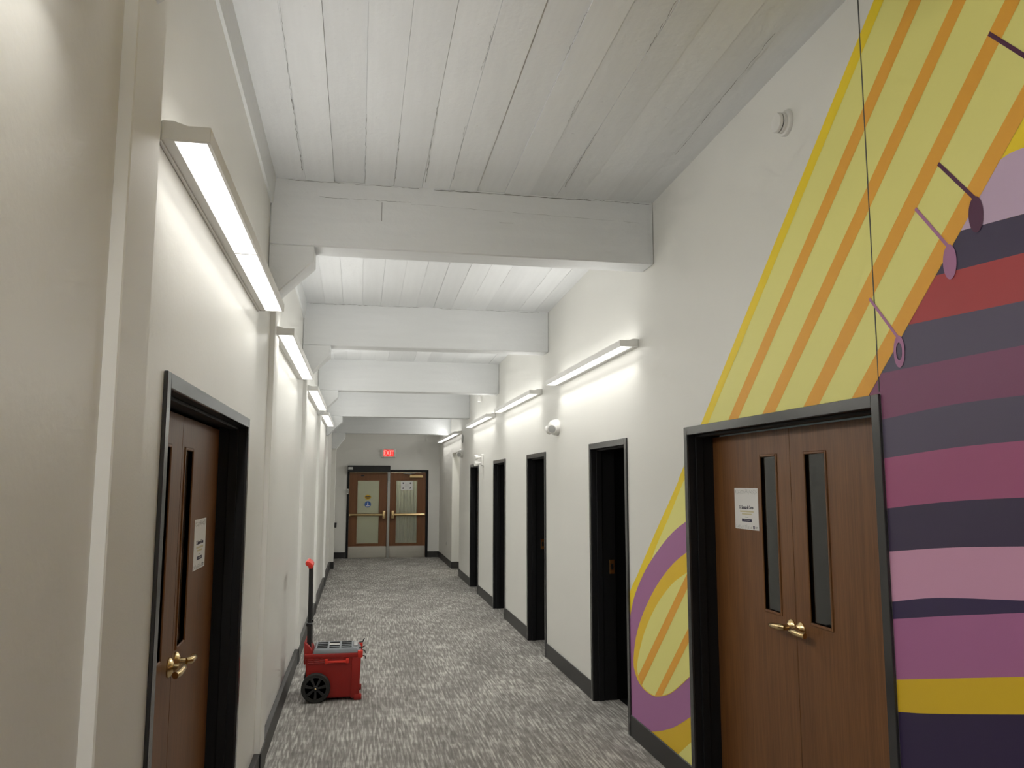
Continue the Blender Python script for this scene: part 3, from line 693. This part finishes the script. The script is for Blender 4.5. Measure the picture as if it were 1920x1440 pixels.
notice('notice_sheet', 'white printed notice taped to the oak door in the mural', (XR+UP-.0002, 4.333, 1.690), (0, -1, 0), .285, .232, flyer)
notice('notice_sheet', 'white printed notice on the oak door of the left wall', (XW-UL+.0002, 4.165, 1.543), (0, 1, 0), .285, .235, flyer)
def icons(T, P, w, h, t):
    for a, b in ((-.30, .27), (.30, .27), (-.30, -.30), (.30, -.28)):
        c = (a*w, b*h); m = MB(P); m.prism([(c[0]+.021*math.cos(k)*(1+.25*math.sin(3*k+a*9)), c[1]+.019*math.sin(k)*(1+.2*math.cos(2*k+b*7))) for k in [i*.5236 for i in range(12)]], 'z', .0012, .002)
        m.build('printed_icon', 'ink', t, smooth=False)
    for i in range(4): MB(P).box(-.16*w, .16*w, (.16-.1*i)*h-.002, (.16-.1*i)*h+.002, .0012, .0018).build('printed_line', 'ink_soft', t, smooth=False)
notice('notice_sheet', 'white notice with four black marks on the right exit door glass', (1.192, YF+.0185, 1.79), (1, 0, 0), .30, .225, icons)
def sticker(label, z, mat, body):
    t = empty('round_sticker', (.228, YF+.0190, z), label=label, cat='sticker')
    P = lambda a, b, c: (.228+a, YF+.0190-c, z+b)
    body(P, t, mat)
def st_yellow(P, t, mat):
    MB(P).prism([(.078*math.cos(k), .058*math.sin(k)) for k in [i*2*math.pi/28 for i in range(28)]], 'z', .0, .0012).build('disc', mat, t, smooth=False)
    MB(P).prism([(-.06, -.004), (.06, -.004), (.066, .018), (-.066, .018)], 'z', .0012, .002).build('printed_band', 'ink', t, smooth=False)
    MB(P).box(-.03, .03, -.034, -.022, .0012, .002).build('printed_line', 'ink', t, smooth=False)
def st_blue(P, t, mat):
    MB(P).prism([(.078*math.cos(k), .078*math.sin(k)) for k in [i*2*math.pi/28 for i in range(28)]], 'z', .0, .0012).build('disc', mat, t, smooth=False)
    MB(P).prism([(-.010, -.015), (.010, -.015), (.010, .03), (.0, .05), (-.010, .03)], 'z', .0012, .002).build('printed_arrow', 'paper', t, smooth=False)
    MB(P).box(-.045, .045, -.048, -.030, .0012, .002).build('printed_line', 'paper', t, smooth=False)
sticker('round yellow sticker on the left exit door glass', 1.50, 'sticker_yellow', st_yellow)
sticker('round blue sticker below the yellow one on the exit door glass', 1.322, 'sticker_blue', st_blue)

# exit sign
t = empty('exit_sign', (.722, YF, 2.60), label='glowing red EXIT sign above the far double doors', cat='sign')
MB(FM).box(.545, .895, 0, .05, 2.49, 2.71).build('housing', 'white_plastic', t, bevel=.008, seg=2)
MB(FM).box(.595, .845, .05, .053, 2.515, 2.685).build('glow_panel', 'exit_red', t, bevel=.001)
text_mesh('lettering', 'EXIT', .175, 'exit_letter', t, FM(.72, .0535, 2.60), (1, 0, 0), (0, 0, 1), bold=.004, sx=.70)

# ------------------------------------------------------------------ devices on the walls
# round sounder high on the right wall
c = RM(0, 3.46, 3.572); t = empty('alarm_sounder', c, label='round white alarm sounder high on the wall beside the mural', cat='alarm')
MB().lathe([(.064, 0), (.064, .010), (.060, .017), (.052, .020), (.050, .020)], c, (-1, 0, 0), 40).build('base_ring', 'white_plastic', t)
MB().lathe([(.050, .018), (.050, .034), (.047, .037), (.046, .037)], c, (-1, 0, 0), 40).build('collar', 'white_plastic', t)
MB().lathe([(.041, .036), (.041, .042)], c, (-1, 0, 0), 40).build('slot', 'black_plastic', t)
MB().lathe([(.046, .042), (.048, .044), (.048, .052), (.044, .058), (.030, .061), (.0, .062)], c, (-1, 0, 0), 40).build('cap', 'white_plastic', t)

def em_light(y, z, label, k=1.):
    t = empty('emergency_light', RM(0, y, z), label=label, cat='light', group='emergency lights')
    m = MB(); c = Vector(RM(0, y, z))
    m.lathe([(.085*k, 0), (.085*k, .02), (.080*k, .045), (.066*k, .075*k), (.04*k, .098*k), (.0, .107*k)], c, (-1, 0, 0), 28); m.build('housing', 'white_plastic', t)
    for s in (-1, 1):
        ax = Vector((-.55, s*.8, -.25)).normalized(); h = c+Vector((-.055*k, s*.045*k, -.012*k))
        hd = MB().lathe([(.036*k, 0), (.046*k, .03*k), (.048*k, .048*k), (.044*k, .052*k)], h, ax, 24).build('lamp_head', 'white_plastic', t)
        MB().lathe([(.040*k, .050*k), (.038*k, .0555*k), (.0, .057*k)], h, ax, 24).build('reflector', 'grey_plastic', hd)
em_light(8.15, 2.41, 'white rounded emergency light between the two nearest black doorways')
em_light(16.02, 2.43, 'small white emergency light near the far right corner')
t = empty('emergency_light', RM(0, 13.32, 2.22), label='white twin-head emergency light by the farthest black doorway', cat='light', group='emergency lights')
MB(RM).box(0, .035, 13.26, 13.38, 2.13, 2.32).build('housing', 'white_plastic', t, bevel=.008)
for dz in (.05, -.05):
    MB().lathe([(.018, 0), (.022, .05), (.040, .075), (.042, .115), (.038, .12)], RM(.03, 13.32, 2.22+dz), (-1, -.25, -.1), 20).build('lamp_head', 'white_plastic', t)
c = RM(0, 16.03, 2.725); t = empty('wall_speaker', c, label='round white wall speaker with dark rim, far end of right wall', cat='speaker')
MB().lathe([(.085, 0), (.085, .012), (.078, .016)], c, (-1, 0, 0), 32).build('rim', 'grey_plastic', t)
MB().lathe([(.072, .012), (.068, .022), (.0, .026)], c, (-1, 0, 0), 32).build('grille', 'white_plastic', t)
c = RM(.0, 13.42, 3.28); t = empty('motion_sensor', c, label='small white sensor under the third beam, right wall', cat='sensor')
MB(RM).box(0, .03, 13.38, 13.46, 3.28, 3.36).build('bracket', 'white_plastic', t, bevel=.004)
MB(RM).box(.02, .085, 13.385, 13.455, 3.20, 3.30).build('head', 'white_plastic', t, bevel=.016, seg=2)
t = empty('wall_outlet', (YFR, 18.97, .47), label='white wall outlet low on the far right wall', cat='outlet')
MB().box(YFR-.006, YFR, 18.93, 19.01, .41, .53).build('cover_plate', 'wall_paint', t, bevel=.002)
MB().box(YFR-.008, YFR-.005, 18.955, 18.985, .44, .50).build('socket', 'black_plastic', t, bevel=.001)
t = empty('card_reader', (-.557, YF, .82), label='small black card reader left of the exit doors', cat='reader')
MB(FM).box(-.595, -.525, 0, .03, .755, .875).build('case', 'black_plastic', t, bevel=.006)
MB(FM).box(-.585, -.535, .03, .032, .77, .86).build('face_plate', 'rubber_base', t)
t = empty('door_switch', (-.272, YF, 1.64), label='small white switch box on the left jamb of the exit doors', cat='switch')
MB(FM).box(-.297, -.252, .02, .045, 1.575, 1.705).build('case', 'white_plastic', t, bevel=.004)
MB(FM).box(-.290, -.259, .045, .048, 1.60, 1.68).build('button', 'grey_plastic', t, bevel=.002)
t = empty('door_sensor', (-.22, YF-.13, 2.22), label='small white sensor box on the black door operator', cat='sensor')
MB(FM).box(-.268, -.158, .13, .165, 2.175, 2.245).build('case', 'white_plastic', t, bevel=.005)
MB(FM).box(-.262, -.164, .165, .168, 2.18, 2.203).build('sensor_window', 'grey_plastic', t)

# ------------------------------------------------------------------ rolling tool box
TX0, TX1, TY0, TY1 = -.415, .045, 7.30, 7.68
t = empty('rolling_tool_box', (-.19, 7.48, 0), label='red rolling tool box with grey lid and telescopic handle by the left wall', cat='tool box')
i_ = .018
m = MB(); m.hexa([(TX0+.02, TY0+i_, .022), (TX1-i_, TY0+i_, .022), (TX1-i_, TY1-i_, .022), (TX0+.02, TY1-i_, .022)],
                 [(TX0, TY0, .385), (TX1, TY0, .385), (TX1, TY1, .385), (TX0, TY1, .385)])
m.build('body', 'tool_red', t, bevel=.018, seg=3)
# rim, corner posts and feet
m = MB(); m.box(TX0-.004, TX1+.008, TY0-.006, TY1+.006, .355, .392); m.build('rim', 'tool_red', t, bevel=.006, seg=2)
for ya in (TY0-.005, TY1-.045):
    m = MB(); m.hexa([(TX1-.075, ya+.012, .02), (TX1-.004, ya+.012, .02), (TX1-.004, ya+.05, .02), (TX1-.075, ya+.05, .02)],
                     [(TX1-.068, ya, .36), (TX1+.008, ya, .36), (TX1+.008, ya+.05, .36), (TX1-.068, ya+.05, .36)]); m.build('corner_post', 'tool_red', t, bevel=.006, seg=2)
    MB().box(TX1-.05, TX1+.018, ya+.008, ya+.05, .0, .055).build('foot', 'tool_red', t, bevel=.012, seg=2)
    MB().box(TX1-.022, TX1+.022, ya-.003, ya+.04, .352, .412).build('corner_latch', 'tool_red_light', t, bevel=.008, seg=2)
m = MB()
for z in (.318, .334, .350): m.box(TX0+.02, TX0+.175, TY0-.004, TY0+.014, z-.0045, z+.0045)
for x in (TX0+.02, TX0+.07, TX0+.12, TX0+.17): m.box(x, x+.006, TY0-.004, TY0+.014, .308, .358)
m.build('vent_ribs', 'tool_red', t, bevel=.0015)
m = MB(); m.box(TX0+.17, TX0+.36, TY0-.020, TY0-.004, .318, .336); m.box(TX0+.165, TX0+.19, TY0-.022, TY0+.01, .312, .352); m.box(TX0+.34, TX0+.365, TY0-.022, TY0+.01, .312, .352)
m.build('side_handle', 'tool_red_light', t, bevel=.005, seg=2)
# lid with a grid of recesses
LX0, LX1, LY0, LY1 = TX0+.075, TX1-.002, TY0+.010, TY1-.010
lid = MB().hexa([(LX0-.01, LY0-.006, .392), (LX1+.01, LY0-.006, .392), (LX1+.01, LY1+.006, .392), (LX0-.01, LY1+.006, .392)],
                [(LX0, LY0+.01, .428), (LX1-.03, LY0+.01, .428), (LX1-.03, LY1-.01, .428), (LX0, LY1-.01, .428)]).build('lid', 'tool_grey', t, bevel=.006, seg=2)
gx0, gx1, gy0, gy1 = LX0+.012, LX1-.065, LY0+.03, LY1-.03
m = MB(); cw = (gx1-gx0)/3; rows = 4; rh = (gy1-gy0)/rows
xs = [gx0, gx0+cw, gx0+2*cw, gx1]; ys = [gy0+rh*i for i in range(rows+1)]
for x in xs: m.box(x-.007, x+.007, gy0-.007, gy1+.007, .426, .4325)
for y in ys: m.box(gx0, gx1, y-.0075, y+.0075, .426, .432)
m.build('lid_grid', 'tool_grey', lid, bevel=.002)
for i in range(3):
    for j in range(rows): MB().box(xs[i]+.008, xs[i+1]-.008, ys[j]+.008, ys[j+1]-.008, .427, .4295).build('grid_pocket', 'painted_dark', lid, smooth=False)
MB().box(xs[1]+.004, xs[2]-.004, ys[2]+.004, ys[3]-.002, .427, .4335).build('name_plate', 'steel', lid, bevel=.002)
MB().box(LX1-.055, LX1-.02, LY0+.10, LY1-.10, .428, .438).build('lid_latch', 'grey_plastic', lid, bevel=.004)
# wheels
def wheel(y0, y1, name='wheel'):
    c = Vector((-.318, (y0+y1)/2, .121)); w = (y1-y0)/2
    wh = MB().lathe([(.070, -w*.75), (.092, -w), (.113, -w), (.121, -w*.6), (.121, w*.6), (.113, w), (.092, w), (.070, w*.75)], c, (0, 1, 0), 40).build(name, 'tyre', t)
    for k in range(7):
        m = MB(); a = k*2*math.pi/7+.2; d = Vector((math.cos(a), 0, math.sin(a))); p = Vector((-math.sin(a), 0, math.cos(a)))
        for s in (-1, 1):
            yy = c.y+s*w
            q = [c+d*.022-p*.008, c+d*.022+p*.008, c+d*.088+p*.013, c+d*.088-p*.013]
            if s == -1 or name != 'wheel': m.hexa([(v.x, yy-.004, v.z) for v in q], [(v.x, yy+.004, v.z) for v in q])
        m.build('spoke', 'black_plastic', wh, bevel=.001)
    for s in (-1, 1):
        MB().lathe([(.024, 0), (.024, .006), (.018, .010)], c+Vector((0, s*w, 0)), (0, s, 0), 20).build('hub', 'black_plastic', wh)
        MB().lathe([(.008, 0), (.008, .014), (.005, .017)], c+Vector((0, s*w, 0)), (0, s, 0), 14).build('axle_nut', 'brass', wh)
    MB().lathe([(.094, -w*.96), (.092, -w*1.04), (.088, -w*1.04), (.086, -w*.96)], c, (0, 1, 0), 40).build('wheel_rim', 'tyre', wh)
wheel(TY0-.045, TY0+.012); wheel(TY1-.012, TY1+.045)
m = MB(); m.box(-.43, -.205, TY0-.004, TY0+.006, .05, .285); 
# handle: mounting block, two telescoping poles, grip
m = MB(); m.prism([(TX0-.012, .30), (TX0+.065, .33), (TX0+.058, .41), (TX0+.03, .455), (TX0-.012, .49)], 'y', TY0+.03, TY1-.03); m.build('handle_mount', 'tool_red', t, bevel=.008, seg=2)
lean = -.022
for y in (TY0+.10, TY1-.10):
    m = MB(); m.hexa([(TX0+.010, y-.018, .40), (TX0+.046, y-.018, .40), (TX0+.046, y+.018, .40), (TX0+.010, y+.018, .40)],
                     [(TX0+.006, y-.018, .625), (TX0+.042, y-.018, .625), (TX0+.042, y+.018, .625), (TX0+.006, y+.018, .625)]); m.build('outer_pole', 'black_plastic', t, bevel=.004)
    m = MB(); m.hexa([(TX0+.011, y-.014, .60), (TX0+.040, y-.014, .60), (TX0+.040, y+.014, .60), (TX0+.011, y+.014, .60)],
                     [(TX0+.005, y-.014, 1.115), (TX0+.033, y-.014, 1.115), (TX0+.033, y+.014, 1.115), (TX0+.005, y+.014, 1.115)]); m.build('inner_pole', 'black_plastic', t, bevel=.003)
    MB().box(TX0-.004, TX0+.048, y-.022, y+.022, .612, .64).build('pole_collar', 'black_plastic', t, bevel=.005)
m = MB(); m.prism([(TX0+.036, 1.10), (TX0+.040, 1.128), (TX0+.024, 1.150), (TX0-.004, 1.166), (TX0-.022, 1.160), (TX0-.026, 1.138), (TX0-.014, 1.124), (TX0+.002, 1.118), (TX0+.002, 1.10)], 'y', TY0+.06, TY1-.06)
m.build('grip', 'tool_red_light', t, bevel=.006, seg=2)
# bungee hooks hanging from the lid's front
for y, dz in ((7.36, 0), (7.60, .02)):
    MB().tube([(TX1-.01, y, .425), (TX1+.022, y, .428), (TX1+.036, y-.004, .44+dz)], .006, 8).build('strap_hook', 'black_plastic', t)
    MB().tube([(TX1+.014, y, .36), (TX1+.042, y, .352), (TX1+.048, y, .33)], .005, 8).build('strap_hook', 'black_plastic', t)
